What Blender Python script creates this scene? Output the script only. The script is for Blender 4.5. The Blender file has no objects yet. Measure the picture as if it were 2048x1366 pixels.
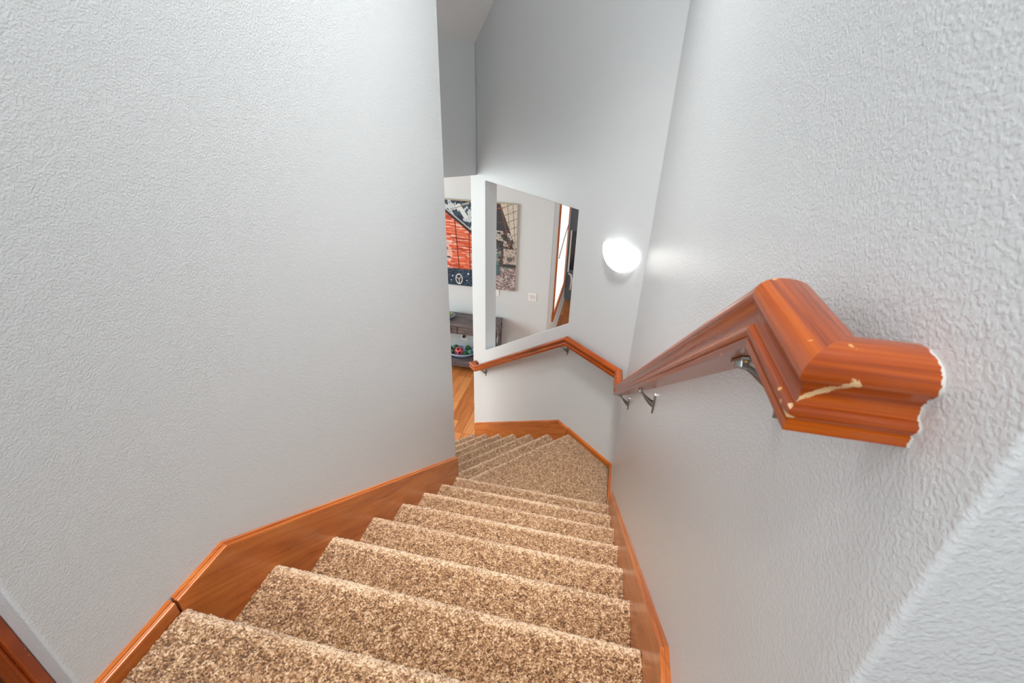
import bpy, math, random
import numpy as np
from mathutils import Vector, Matrix
from math import sin, cos, pi, sqrt, radians

SC = bpy.context.scene
COL = SC.collection
rng = np.random.default_rng(7)

# ---------------------------------------------------------------- camera
H = 1.0286                                    # eye height above the upper floor (z = 0)
def make_camera():
    pit, roll, yaw = 0.500487, 0.029010, 0.203322
    cy, sy = cos(yaw), sin(yaw); fw = np.array([-sy, cy, 0]); rt = np.array([cy, sy, 0]); up = np.array([0, 0, 1.])
    cp, sp = cos(pit), sin(pit)
    F = fw*cp - up*sp; U = fw*sp + up*cp
    cr, sr = cos(roll), sin(roll)
    Rr = rt*cr + U*sr; Uu = -rt*sr + U*cr
    cd = bpy.data.cameras.new('camera'); co = bpy.data.objects.new('camera', cd); COL.objects.link(co)
    cd.sensor_width = 36; cd.lens = 938.707/2048*36; cd.dof.use_dof = True; cd.dof.focus_distance = 2.2; cd.dof.aperture_fstop = 11; cd.clip_start = .02; cd.clip_end = 60
    M = Matrix(((Rr[0], Uu[0], -F[0], 0), (Rr[1], Uu[1], -F[1], 0), (Rr[2], Uu[2], -F[2], H), (0, 0, 0, 1)))
    co.matrix_world = M
    SC.camera = co
make_camera()

# ---------------------------------------------------------------- world, lights, exposure
W = bpy.data.worlds.new('world'); SC.world = W; W.use_nodes = True
W.node_tree.nodes['Background'].inputs[0].default_value = (.80, .88, 1, 1)
W.node_tree.nodes['Background'].inputs[1].default_value = .4
SC.view_settings.view_transform = 'Standard'; SC.view_settings.look = 'None'
SC.view_settings.gamma = 1; SC.view_settings.exposure = .05
SC.view_settings.use_curve_mapping = False

def area(name, loc, to, sx, sy, power, color=(1, 1, 1), spread=180):
    l = bpy.data.lights.new(name, 'AREA'); l.shape = 'RECTANGLE'; l.size = sx; l.size_y = sy
    l.energy = power; l.color = color; l.spread = radians(spread)
    o = bpy.data.objects.new(name, l); COL.objects.link(o); o.location = loc
    o.rotation_euler = (Vector(to)-Vector(loc)).to_track_quat('-Z', 'Y').to_euler()
    return o
def point(name, loc, power, radius, color=(1, 1, 1)):
    l = bpy.data.lights.new(name, 'POINT'); l.energy = power; l.shadow_soft_size = radius; l.color = color
    o = bpy.data.objects.new(name, l); COL.objects.link(o); o.location = loc
    return o
C0_UP = (.22-.72301*.185-.69084*.028, 2.7503+.69084*.185-.72301*.028, .165)
CH = 3.40                                     # ceiling height over the hall
point('hall_lamp_light', (-.50, -.80, 3.16), 36, .12, (1, .985, .96))
area('stair_fill_light', (-.12, .80, 3.36), (-.12, .95, 0), .6, .6, 17, (1, .985, .96), 140)  # unseen fill above the stairs, added to even out the stairwell
area('landing_fill_light', (-.30, 1.50, 3.36), (-.28, 1.80, 0), .45, .45, 31, (1, .985, .96), 60)  # added fill without a known fixture, brightens landing and lower walls
area('hall_back_fill_light', (-.45, -1.56, 1.75), (-.30, 2.0, -.2), 1.5, 1.3, 46, (.95, .98, 1))  # unseen soft panel behind the camera, added to grade the treads
area('sconce_up_light', tuple(C0_UP), (-.35, 2.75, 1.5), .10, .02, .10, (1, .975, .94), 150)
area('hall_window_light', (-2.45, -.62, 1.35), (2, -.5, 1.0), 1.3, 1.5, 3, (.93, .97, 1))
area('living_window_light', (-4.9, 3.3, -1.0), (0, 3.7, -1.7), 3.0, 2.4, 190, (.92, 1, .99))
area('living_window_light', (2.6, 5.5, -1.2), (-2, 5.4, -1.6), 2.6, 2.0, 56, (.92, 1, .99))

# ---------------------------------------------------------------- frame of the lower flight
C0 = np.array([.22, 2.7503, 0.]); D2 = np.array([-.72301, .69084, 0]); N2 = np.array([.69084, .72301, 0])
def pt(u, off=0., z=0.):                      # along the far wall, in front of it, height
    return C0 + D2*u - N2*off + np.array([0, 0, z])
R, T, Y0 = .185, .25045, .46635
T2, UL0 = .26395, .4839
XL, XR = -.83, .22                            # wall faces of the upper flight
ZL = -8*R; ZF = -15*R

# ---------------------------------------------------------------- object helpers
def tag(o, label=None, cat=None, group=None, kind=None):
    if label: o['label'] = label
    if cat: o['category'] = cat
    if group: o['group'] = group
    if kind: o['kind'] = kind
    return o
def empty(name, loc=(0, 0, 0)):
    o = bpy.data.objects.new(name, None); COL.objects.link(o); o.location = loc
    o.empty_display_size = .05
    return o
def link(name, me, mat=None, parent=None):
    o = bpy.data.objects.new(name, me); COL.objects.link(o)
    if mat:
        for m in (mat if isinstance(mat, (list, tuple)) else [mat]): me.materials.append(m)
    if parent:
        o.parent = parent
        o.matrix_parent_inverse = Matrix.Translation(-Vector(parent.location))
    return o
class MB:
    def __init__(s): s.v = []; s.f = []; s.uv = []; s.m = []; s.sm = []
    def add(s, vs, fs, uvs=None, m=0, smooth=False):
        b = len(s.v); s.v += [tuple(map(float, v)) for v in vs]
        for i, f in enumerate(fs):
            s.f.append(tuple(b+j for j in f)); s.m.append(m); s.sm.append(smooth)
            s.uv.append(uvs[i] if uvs else [(0, 0)]*len(f))
    def box(s, lo, hi, m=0):
        x0, y0, z0 = lo; x1, y1, z1 = hi
        vs = [(x0, y0, z0), (x1, y0, z0), (x1, y1, z0), (x0, y1, z0), (x0, y0, z1), (x1, y0, z1), (x1, y1, z1), (x0, y1, z1)]
        s.add(vs, [(0, 3, 2, 1), (4, 5, 6, 7), (0, 1, 5, 4), (1, 2, 6, 5), (2, 3, 7, 6), (3, 0, 4, 7)], m=m)
    def prism(s, poly, vec, m=0):
        n = len(poly); poly = [np.array(p, float) for p in poly]; vec = np.array(vec, float)
        vs = poly + [p+vec for p in poly]
        fs = [tuple(range(n-1, -1, -1)), tuple(range(n, 2*n))] + [(i, (i+1) % n, (i+1) % n+n, i+n) for i in range(n)]
        s.add(vs, fs, m=m)
    def tube(s, pts, rad, seg=12, m=0, flat=1.0):
        pts = [Vector(p) for p in pts]; n = len(pts)
        if not isinstance(rad, (list, tuple)): rad = [rad]*n
        vs = []; prev = None
        for i, p in enumerate(pts):
            t = (pts[min(i+1, n-1)]-pts[max(i-1, 0)]).normalized()
            a = t.orthogonal().normalized() if prev is None else (prev - t*prev.dot(t)).normalized()
            prev = a; b = t.cross(a)
            for k in range(seg):
                th = 2*pi*k/seg
                vs.append(p + a*cos(th)*rad[i] + b*sin(th)*rad[i]*flat)
        fs = [(i*seg+k, i*seg+(k+1) % seg, (i+1)*seg+(k+1) % seg, (i+1)*seg+k) for i in range(n-1) for k in range(seg)]
        fs += [tuple(range(seg-1, -1, -1)), tuple((n-1)*seg+k for k in range(seg))]
        s.add(vs, fs, m=m, smooth=True)
    def lathe(s, prof, org, ax=(0, 0, 1), seg=28, m=0, sx=1, sy=1):
        ax = Vector(ax).normalized(); a = ax.orthogonal().normalized(); b = ax.cross(a); org = Vector(org)
        if abs(ax.z) > .99: a = Vector((1, 0, 0)); b = Vector((0, 1, 0))*(1 if ax.z > 0 else -1)
        vs = [org + a*(r*sx*cos(2*pi*k/seg)) + b*(r*sy*sin(2*pi*k/seg)) + ax*h for r, h in prof for k in range(seg)]
        n = len(prof)
        fs = [(i*seg+k, i*seg+(k+1) % seg, (i+1)*seg+(k+1) % seg, (i+1)*seg+k) for i in range(n-1) for k in range(seg)]
        fs += [tuple(range(seg-1, -1, -1)), tuple((n-1)*seg+k for k in range(seg))]
        s.add(vs, fs, m=m, smooth=True)
    def mesh(s, name, planar=None):
        me = bpy.data.meshes.new(name); me.from_pydata(s.v, [], s.f)
        uvl = me.uv_layers.new(name='UVMap').data
        k = 0
        for fi, f in enumerate(s.f):
            for j, vi in enumerate(f):
                if planar is not None:
                    P = Vector(s.v[vi]); uvl[k].uv = (P.dot(Vector(planar[0])), P.dot(Vector(planar[1])))
                else: uvl[k].uv = s.uv[fi][j]
                k += 1
        me.polygons.foreach_set('material_index', s.m); me.polygons.foreach_set('use_smooth', s.sm)
        me.update()
        return me
    def build(s, name, mat, parent=None, planar=None, bevel=0, seg=2):
        o = link(name, s.mesh(name, planar), mat, parent)
        if bevel:
            b = o.modifiers.new('bevel', 'BEVEL'); b.width = bevel; b.segments = seg; b.limit_method = 'ANGLE'; b.angle_limit = radians(35)
            b.harden_normals = True
        return o

# ---------------------------------------------------------------- materials
def new_mat(name):
    m = bpy.data.materials.new(name); m.use_nodes = True; nt = m.node_tree
    return m, nt, nt.nodes['Principled BSDF']
def N(nt, t, **kw):
    n = nt.nodes.new(t)
    for k, v in kw.items():
        if k[0] == 'i' and k[1:].isdigit(): n.inputs[int(k[1:])].default_value = v
        else: setattr(n, k, v)
    return n
def ramp(nt, src, stops):
    r = nt.nodes.new('ShaderNodeValToRGB'); el = r.color_ramp.elements
    while len(el) < len(stops): el.new(.5)
    for e, (p, c) in zip(el, stops): e.position = p; e.color = (*c, 1) if len(c) == 3 else c
    nt.links.new(src, r.inputs[0]); return r.outputs[0]
def srgb(r, g, b):
    f = lambda c: ((c/255+.055)/1.055)**2.4 if c/255 > .04045 else c/255/12.92
    return (f(r), f(g), f(b))
def noise(nt, vec, scale, detail=2, rough=.5, dist=0):
    n = N(nt, 'ShaderNodeTexNoise'); n.inputs['Scale'].default_value = scale; n.inputs['Detail'].default_value = detail
    n.inputs['Roughness'].default_value = rough; n.inputs['Distortion'].default_value = dist
    if vec is not None: nt.links.new(vec, n.inputs['Vector'])
    return n
def mapping(nt, vec, scale=(1, 1, 1), loc=(0, 0, 0), rot=(0, 0, 0)):
    m = N(nt, 'ShaderNodeMapping'); m.inputs['Scale'].default_value = scale; m.inputs['Location'].default_value = loc
    m.inputs['Rotation'].default_value = rot
    nt.links.new(vec, m.inputs['Vector']); return m.outputs[0]
def bump(nt, h, dist, strength=1, normal=None):
    b = N(nt, 'ShaderNodeBump'); b.inputs['Strength'].default_value = strength; b.inputs['Distance'].default_value = dist
    nt.links.new(h, b.inputs['Height'])
    if normal: nt.links.new(normal, b.inputs['Normal'])
    return b.outputs[0]
def mix(nt, fac, a, b, mode='MIX'):
    m = N(nt, 'ShaderNodeMix', data_type='RGBA', blend_type=mode)
    for s, v in ((0, fac), (6, a), (7, b)):
        if hasattr(v, 'links'): nt.links.new(v, m.inputs[s])
        else: m.inputs[s].default_value = v if s == 0 else (*v, 1)
    return m.outputs[2]
def math_(nt, op, a, b=None, c=None):
    m = N(nt, 'ShaderNodeMath', operation=op)
    for i, v in enumerate((a, b, c)):
        if v is None: continue
        if hasattr(v, 'links'): nt.links.new(v, m.inputs[i])
        else: m.inputs[i].default_value = v
    return m.outputs[0]
def plain(name, col, rough=.5, metal=0, emit=None, es=0):
    m, nt, b = new_mat(name); b.inputs['Base Color'].default_value = (*col, 1); b.inputs['Roughness'].default_value = rough
    b.inputs['Metallic'].default_value = metal
    if emit: b.inputs['Emission Color'].default_value = (*emit, 1); b.inputs['Emission Strength'].default_value = es
    return m

def wall_paint(name, col, rough=.34, depth=.0011):
    m, nt, b = new_mat(name)
    tc = N(nt, 'ShaderNodeTexCoord').outputs['Object']
    n1 = noise(nt, tc, 240, 2, .5, .3); n2 = noise(nt, tc, 78, 2, .5, .4)
    h = ramp(nt, n1.outputs['Fac'], [(.42, (0, 0, 0)), (.60, (1, 1, 1))])
    h2 = math_(nt, 'ADD', h, math_(nt, 'MULTIPLY', n2.outputs['Fac'], 1.6))
    nt.links.new(bump(nt, h2, depth), b.inputs['Normal'])
    b.inputs['Base Color'].default_value = (*col, 1)
    b.inputs['Roughness'].default_value = rough
    b.inputs['Specular IOR Level'].default_value = .45
    return m
M_WALL = wall_paint('light grey orange peel wall paint', (.675, .706, .722), .25, .00031)
M_WHITE = wall_paint('white wall paint', (.72, .72, .72), .5, .0007)
M_CEIL = wall_paint('ceiling paint', (.93, .945, .95), .6, .0006)
M_SLATE = wall_paint('slate blue wall paint', srgb(112, 116, 124), .5, .0007)

def wood(name, dark, mid, light, rough=.25, sx=2.2, sy=34, coat=.5, scr=None, wear_or_rim_light=.3, grain_bump=.0002):
    m, nt, b = new_mat(name)
    uv = N(nt, 'ShaderNodeTexCoord').outputs['UV']
    v1 = mapping(nt, uv, (sx, sy, 1)); v2 = mapping(nt, uv, (sx*3, sy*9, 1)); v3 = mapping(nt, uv, (1.6, 5, 1))
    g1 = noise(nt, v1, 1.4, 3, .55, 1.1); g2 = noise(nt, v2, 1.2, 3, .6, .3); g3 = noise(nt, v3, 2, 2, .5)
    g = math_(nt, 'ADD', math_(nt, 'MULTIPLY', g1.outputs['Fac'], .55), math_(nt, 'MULTIPLY', g2.outputs['Fac'], .27))
    g = math_(nt, 'ADD', g, math_(nt, 'MULTIPLY', g3.outputs['Fac'], .18))
    c = ramp(nt, g, [(.36, dark), (.5, mid), (.64, light)])
    # small pale nicks
    if wear_or_rim_light:
        oc = N(nt, 'ShaderNodeTexCoord').outputs['Object']
        vo = N(nt, 'ShaderNodeTexVoronoi'); vo.inputs['Scale'].default_value = 75; nt.links.new(oc, vo.inputs['Vector'])
        ns = noise(nt, oc, 14, 2, .5)
        a = math_(nt, 'LESS_THAN', vo.outputs['Distance'], .15)
        a = math_(nt, 'MULTIPLY', a, math_(nt, 'GREATER_THAN', ns.outputs['Fac'], .565))
        c = mix(nt, math_(nt, 'MULTIPLY', a, wear_or_rim_light), c, srgb(225, 170, 95))
    if scr: c = scr(nt, c)
    nt.links.new(c, b.inputs['Base Color'])
    b.inputs['Roughness'].default_value = rough
    b.inputs['Coat Weight'].default_value = coat; b.inputs['Coat Roughness'].default_value = .12
    nt.links.new(bump(nt, g2.outputs['Fac'], grain_bump), b.inputs['Normal'])
    return m
WD, WM, WL_ = srgb(128, 52, 12), srgb(176, 80, 22), srgb(206, 112, 42)

def rail_scratch(nt, c):
    """cream gouges on the end return of the rail (object space: x along the return, z up)"""
    oc = N(nt, 'ShaderNodeTexCoord').outputs['Object']
    nz = noise(nt, oc, 170, 3, .6); nb = noise(nt, oc, 900, 2, .6)
    sp = N(nt, 'ShaderNodeSeparateXYZ'); nt.links.new(oc, sp.inputs[0])
    X, Y, Z = sp.outputs
    def seg(ax, az, bx, bz, w0, w1):
        L = sqrt((bx-ax)**2+(bz-az)**2); dx, dz = (bx-ax)/L, (bz-az)/L
        px = math_(nt, 'SUBTRACT', X, ax); pz = math_(nt, 'SUBTRACT', Z, az)
        t = math_(nt, 'ADD', math_(nt, 'MULTIPLY', px, dx), math_(nt, 'MULTIPLY', pz, dz))
        d = math_(nt, 'ABSOLUTE', math_(nt, 'SUBTRACT', math_(nt, 'MULTIPLY', px, dz), math_(nt, 'MULTIPLY', pz, dx)))
        w = math_(nt, 'ADD', math_(nt, 'MULTIPLY', t, (w1-w0)/L), w0)
        w = math_(nt, 'MULTIPLY', w, math_(nt, 'ADD', math_(nt, 'MULTIPLY', nz.outputs['Fac'], 2.6), -.35))
        inside = math_(nt, 'MULTIPLY', math_(nt, 'GREATER_THAN', t, 0.), math_(nt, 'LESS_THAN', t, L))
        return math_(nt, 'MULTIPLY', inside, math_(nt, 'LESS_THAN', d, w))
    k = seg(.1375, .8345, .1725, .8625, .0012, .0040)
    k = math_(nt, 'MAXIMUM', k, seg(.136, .829, .1425, .8275, .0013, .0008))
    k = math_(nt, 'MULTIPLY', k, math_(nt, 'LESS_THAN', Y, .3095))
    k = math_(nt, 'MULTIPLY', k, math_(nt, 'GREATER_THAN', nb.outputs['Fac'], .36))
    # grey wall paint smeared on the wood where it meets the wall
    e = math_(nt, 'ADD', X, math_(nt, 'MULTIPLY', nz.outputs['Fac'], .007))
    e = math_(nt, 'MULTIPLY', math_(nt, 'GREATER_THAN', e, .2218), math_(nt, 'LESS_THAN', Y, .33))
    c = mix(nt, k, c, srgb(222, 186, 140))
    return mix(nt, e, c, srgb(205, 200, 192))
M_RAIL = wood('orange stained rail wood', srgb(112, 42, 4), srgb(160, 68, 8), srgb(186, 90, 20), .26, 1.3, 40, .12, rail_scratch, .75)
M_SKIRT = wood('orange stained skirt wood', srgb(160, 76, 18), srgb(190, 100, 34), srgb(206, 122, 52), .3, 1.4, 16, .2)
M_CASE = wood('dark orange stained casing', srgb(112, 40, 6), srgb(164, 68, 14), srgb(192, 92, 28), .35, 1.3, 14, .3)
M_GREYWOOD = wood('weathered grey brown wood', srgb(52, 47, 52), srgb(92, 84, 86), srgb(138, 126, 122), .55, 1.6, 22, 0, None, 0)

def carpet_mat():
    m, nt, b = new_mat('beige brown frieze carpet')
    oc = N(nt, 'ShaderNodeTexCoord').outputs['Object']
    vo = N(nt, 'ShaderNodeTexVoronoi'); vo.inputs['Scale'].default_value = 260; vo.inputs['Randomness'].default_value = 1
    nt.links.new(oc, vo.inputs['Vector'])
    n1 = noise(nt, oc, 330, 2, .7); n2 = noise(nt, oc, 5, 2, .5)
    sp = N(nt, 'ShaderNodeSeparateColor'); nt.links.new(vo.outputs['Color'], sp.inputs[0])
    g = math_(nt, 'ADD', math_(nt, 'MULTIPLY', sp.outputs[0], .42), math_(nt, 'MULTIPLY', n1.outputs['Fac'], .70))
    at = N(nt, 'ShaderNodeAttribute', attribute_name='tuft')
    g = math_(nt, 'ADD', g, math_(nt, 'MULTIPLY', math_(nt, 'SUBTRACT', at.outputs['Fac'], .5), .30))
    c = ramp(nt, g, [(.30, srgb(72, 43, 24)), (.50, srgb(142, 101, 65)), (.66, srgb(186, 146, 106)), (.85, srgb(232, 204, 172))])
    c = mix(nt, math_(nt, 'MULTIPLY', n2.outputs['Fac'], .22), c, srgb(170, 122, 72), 'MULTIPLY')
    nt.links.new(c, b.inputs['Base Color']); b.inputs['Roughness'].default_value = .95
    b.inputs['Specular IOR Level'].default_value = .1
    b.inputs['Sheen Weight'].default_value = .4; b.inputs['Sheen Roughness'].default_value = .5
    nt.links.new(bump(nt, n1.outputs['Fac'], .003), b.inputs['Normal'])
    return m
M_CARPET = carpet_mat()

def plank_mat():
    m, nt, b = new_mat('honey oak floor planks')
    oc = N(nt, 'ShaderNodeTexCoord').outputs['Object']
    v = mapping(nt, oc, (1, 1, 1), rot=(0, 0, radians(90)))
    br = N(nt, 'ShaderNodeTexBrick'); br.inputs['Scale'].default_value = 1; br.inputs['Brick Width'].default_value = .62
    br.inputs['Row Height'].default_value = .115; br.inputs['Mortar Size'].default_value = .0018; br.offset = .37; br.offset_frequency = 3
    br.inputs['Color1'].default_value = (0, 0, 0, 1); br.inputs['Color2'].default_value = (1, 1, 1, 1); br.inputs['Mortar'].default_value = (.2, .2, .2, 1)
    br.inputs['Bias'].default_value = 0
    nt.links.new(v, br.inputs['Vector'])
    g = noise(nt, mapping(nt, oc, (22, 1.6, 1)), 1.3, 4, .6, .8)
    base = ramp(nt, br.outputs['Color'], [(0, srgb(178, 116, 68)), (.5, srgb(206, 144, 90)), (1, srgb(222, 166, 112))])
    c = mix(nt, .5, base, ramp(nt, g.outputs['Fac'], [(.3, srgb(150, 110, 80)), (.62, srgb(216, 178, 140))]), 'OVERLAY')
    c = mix(nt, math_(nt, 'MULTIPLY', br.outputs['Fac'], .8), c, srgb(96, 44, 16))
    nt.links.new(c, b.inputs['Base Color']); b.inputs['Roughness'].default_value = .35
    return m
M_PLANK = plank_mat()
M_STEEL = plain('brushed nickel', srgb(150, 150, 148), .28, 1)
M_BRASS = plain('worn brass screw', srgb(200, 170, 110), .3, 1)
M_PLASTIC = plain('white plastic', srgb(238, 238, 236), .4)
M_BLACK = plain('black plastic', srgb(20, 24, 32), .5)

# ---------------------------------------------------------------- walls
def wall_mesh(name, mb, mat=M_WALL, bevel=0, seg=3):
    o = mb.build(name, mat, None, bevel=bevel, seg=seg); tag(o, kind='structure'); return o
# left wall of the upper flight, its lower end continuing along the lower flight; one plan outline
TH = .12
Lc = pt(2.10, 1.0707); Lo = Lc - N2*TH
mb = MB()
E1 = np.array([XL, 2.268, 0]); off1 = float(-(E1-C0)@N2)
Lc = pt(2.10, off1); Lo = pt(2.10, off1+TH)
kx = XL-TH
# outline (bottom z -2.775 to 2.44)
k = (Lo[0]-kx)/D2[0]; Ko = Lo - D2*k           # where the outer faces meet
plan = [(XL, .268, 0), (XL, 2.268, 0), tuple(Lc), tuple(Lo), tuple(Ko), (kx, .268+TH, 0), (-2.6, .268+TH, 0), (-2.6, .268, 0)]
plan = [(p[0], p[1], ZF) for p in plan]
mb.prism(plan, (0, 0, CH+.1-ZF))
wall_mesh('wall_left', mb, bevel=.007)
# right wall, turning outward near the camera
mb = MB()
plan = [(XR, .239), (1.6, .239), (1.6, .239+TH), (XR+TH, .239+TH), (XR+TH, 2.99), tuple(pt(0, -TH)[:2]), (XR, C0[1])]
mb.prism([(x, y, ZF) for x, y in plan], (0, 0, CH+.1-ZF))
wall_mesh('wall_right', mb, bevel=.006, seg=3)
# far wall at 45 degrees with the raked opening
mb = MB()
ue = 2.079; uo0, uo1, zt = .62, 1.826, .309
zs = lambda u: -.513 + (u-.597)*(-1.345+.513)/(1.816-.597)
inner = [(uo1, zt), (uo0, zt), (uo0, zs(uo0)), (uo1, zs(uo1))]
outer = [(ue, CH+.1), (0, CH+.1), (0, ZF), (ue, ZF)]
vs = []
for off in (0., -TH):
    vs += [pt(u, off, z) for u, z in outer] + [pt(u, off, z) for u, z in inner]
fs = []
for b in (0, 8):
    for i in range(4):
        j = (i+1) % 4; f = (b+i, b+j, b+4+j, b+4+i); fs.append(f if b == 0 else f[::-1])
for i in range(4):
    j = (i+1) % 4
    fs.append((i, i+8, j+8, j)); fs.append((4+i, 4+j, 12+j, 12+i))
mb.add(vs, fs)
wall_mesh('wall_far', mb, bevel=.004)
# header across the foot of the stairs
mb = MB()
uh = 1.966
mb.prism([pt(uh, 0.002, .332), pt(uh, off1-.002, .332), pt(uh+.13, off1-.002, .332), pt(uh+.13, 0.002, .332)], (0, 0, 1.5))
wall_mesh('wall_header', mb, bevel=.004)
# sloped ceiling over the lower flight, flat ceiling over the rest
mb = MB()
zc = lambda u: 1.309+(uh-u)*.856
u1 = uh-(CH-1.309)/.856
yc = lambda x: C0[1]+(u1+.72301*(x-XR))/.69084
pl_ = [pt(uh+.14, .001), pt(uh+.14, off1-.001), E1, np.array([XL, yc(XL), 0]), np.array([XR, yc(XR), 0]), C0]
pl_ = [np.array([p[0], p[1], zc(float((p-C0)@D2))]) for p in pl_]
mb.prism(pl_, (0, 0, .08))
o = wall_mesh('ceiling_sloped', mb, M_CEIL)
mb = MB()
mb.prism([(x, y, CH) for x, y in [(-2.6, -1.6), (1.6, -1.6), (1.6, .30), (XR, .30), (XR, yc(XR)), (XL, yc(XL)), (XL, .33), (-2.6, .33)]], (0, 0, .08))
wall_mesh('ceiling', mb, M_CEIL)
# hall behind the camera
mb = MB(); mb.box((-2.6, -1.72, 0), (1.6, -1.6, CH)); wall_mesh('wall_back', mb)
mb = MB(); mb.box((-2.72, -1.72, 0), (-2.6, .388, CH)); wall_mesh('wall_hall_left', mb)
mb = MB(); mb.box((1.6, -1.72, 0), (1.72, .359, CH)); wall_mesh('wall_hall_right', mb)
# lower room
mb = MB(); mb.box((-5, 6.07, ZF), (-.745, 6.2, .34)); wall_mesh('wall_living_room', mb, M_WALL, bevel=.01)
mb = MB(); mb.box((-.90, 6.19, ZF), (-.77, 9.0, .34)); wall_mesh('wall_passage', mb, M_WHITE)
mb = MB(); mb.box((-.9, 8.8, ZF), (3, 8.93, .34)); wall_mesh('wall_end', mb, M_SLATE)
mb = MB(); mb.box((-5.12, -.5, ZF), (-5, 6.2, .34)); wall_mesh('wall_living_left', mb)
mb = MB(); mb.box((3, 2.4, ZF), (3.12, 9, .34)); wall_mesh('wall_living_right', mb)
mb = MB(); mb.box((-5.1, -.6, ZF), (kx, -.5, .34)); wall_mesh('wall_living_front', mb)
mb = MB(); mb.prism([(-5.1, -.6, ZF-.05), (3.1, -.6, ZF-.05), (3.1, 9, ZF-.05), (-5.1, 9, ZF-.05)], (0, 0, .05))
wall_mesh('floor', mb, M_PLANK)
mb = MB()
pb = pt(2.1, -TH); pc = pt(-.0, -TH)
mb.prism([(-5.1, -.6, .34), (kx-.0, -.6, .34), (kx, float(Ko[1]), .34), (Lo[0], Lo[1], .34), (*pt(2.10, off1)[:2], .34), (*pt(2.1, 0)[:2], .34), (*pb[:2], .34), (*pc[:2], .34), (3.1, 2.9, .34), (3.1, 9, .34), (-5.1, 9, .34)], (0, 0, .06))
wall_mesh('ceiling_living', mb, M_CEIL)

# ---------------------------------------------------------------- carpet
def carpet_patch(P, nrm, name, parent=None, amp=.0022, wear_or_rim_light=None):
    """P: (a,b,3) grid of points, nrm (a,b,3) normals -> displaced tufted surface with tuft attribute"""
    a, b, _ = P.shape
    t = rng.random((a, b)); lo = rng.random((a//3+2, b//3+2))
    big = np.repeat(np.repeat(lo, 3, 0), 3, 1)[:a, :b]
    h = (t-.5)*amp*2*.7 + (big-.5)*amp*2*.5
    jit = (rng.random((a, b, 3))-.5)*amp*.9
    V = P + nrm*h[..., None] + jit
    c_ = np.cumsum(rng.normal(size=b)); c_ = (c_-c_.min())/(np.ptp(c_)+1e-9); lo2 = c_[None, :]
    idx = np.arange(a*b).reshape(a, b)
    F = np.stack([idx[:-1, :-1], idx[1:, :-1], idx[1:, 1:], idx[:-1, 1:]], -1).reshape(-1, 4)
    me = bpy.data.meshes.new(name); me.vertices.add(a*b); me.vertices.foreach_set('co', V.reshape(-1).astype(np.float32))
    me.loops.add(F.size); me.loops.foreach_set('vertex_index', F.reshape(-1).astype(np.int32))
    me.polygons.add(len(F)); me.polygons.foreach_set('loop_start', np.arange(0, F.size, 4, dtype=np.int32))
    me.update(calc_edges=True); me.validate()
    at = me.attributes.new('tuft', 'FLOAT', 'POINT'); at.data.foreach_set('value', ((.5*t+.5*big) + (0 if wear_or_rim_light is None else wear_or_rim_light[:, None]*(.55+.9*np.clip(lo2, 0, 1)))).reshape(-1).astype(np.float32))  # random tuft tone plus the painted rim light of the nose
    me.polygons.foreach_set('use_smooth', np.ones(len(F), bool))
    return link(name, me, M_CARPET, parent)
def sample(poly, ds):
    poly = np.array(poly, float); d = np.r_[0, np.cumsum(np.linalg.norm(np.diff(poly, axis=0), axis=1))]
    n = max(2, int(d[-1]/ds)); s = np.linspace(0, d[-1], n+1)
    Q = np.stack([np.interp(s, d, poly[:, i]) for i in range(poly.shape[1])], 1)
    tg = np.gradient(Q, axis=0); tg /= np.linalg.norm(tg, axis=1)[:, None]+1e-9
    return Q, tg
NOSE = .045
def step_profile(run):
    """(y, z) outline of one carpeted step: tread, rounded nose, riser; nose at y = 0, tread at z = 0"""
    r = .0155; p = [(-run+.002, 0), (-.034, .0006)]
    p += [(-2*r+2*r*sin(a), -r+r*cos(a)) for a in np.linspace(0, pi, 13)]
    p += [(-.026, -.032), (-.030, -R+.002)]
    return p
def nose_rim_light(Q):
    return .55*np.clip((Q[:, 0]+.040)/.025, 0, 1)*(Q[:, 1] > -.02)  # light catching the rounded noses, painted in as a paler carpet band
def step(k, org, fdir, sdir, width, run, ds, name, parent):
    Q, tg = sample(step_profile(run), ds)
    ns = max(2, int(width/ds)); s = np.linspace(0, width, ns+1)
    f = np.array(fdir, float); sd = np.array(sdir, float); up = np.array([0, 0, 1.])
    P = org + Q[:, None, 0:1]*f + Q[:, None, 1:2]*up + s[None, :, None]*sd
    nr = -tg[:, 1:2]*f + tg[:, 0:1]*up
    nr = np.repeat(nr[:, None, :], ns+1, 1)
    return carpet_patch(P, nr, name, parent, wear_or_rim_light=nose_rim_light(Q))
XI0, XI1 = -.812, .2015
up_fl = empty('staircase', (0, Y0, 0))
tag(up_fl, 'upper flight of beige carpeted stairs running straight down between the two skirt boards', 'staircase')
for k in range(1, 8):
    step(k, np.array([XI0, Y0+k*T, -k*R]), (0, 1, 0), (1, 0, 0), XI1-XI0, T-.0+.03, .0042 if k < 5 else .005, 'step', up_fl)
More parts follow.
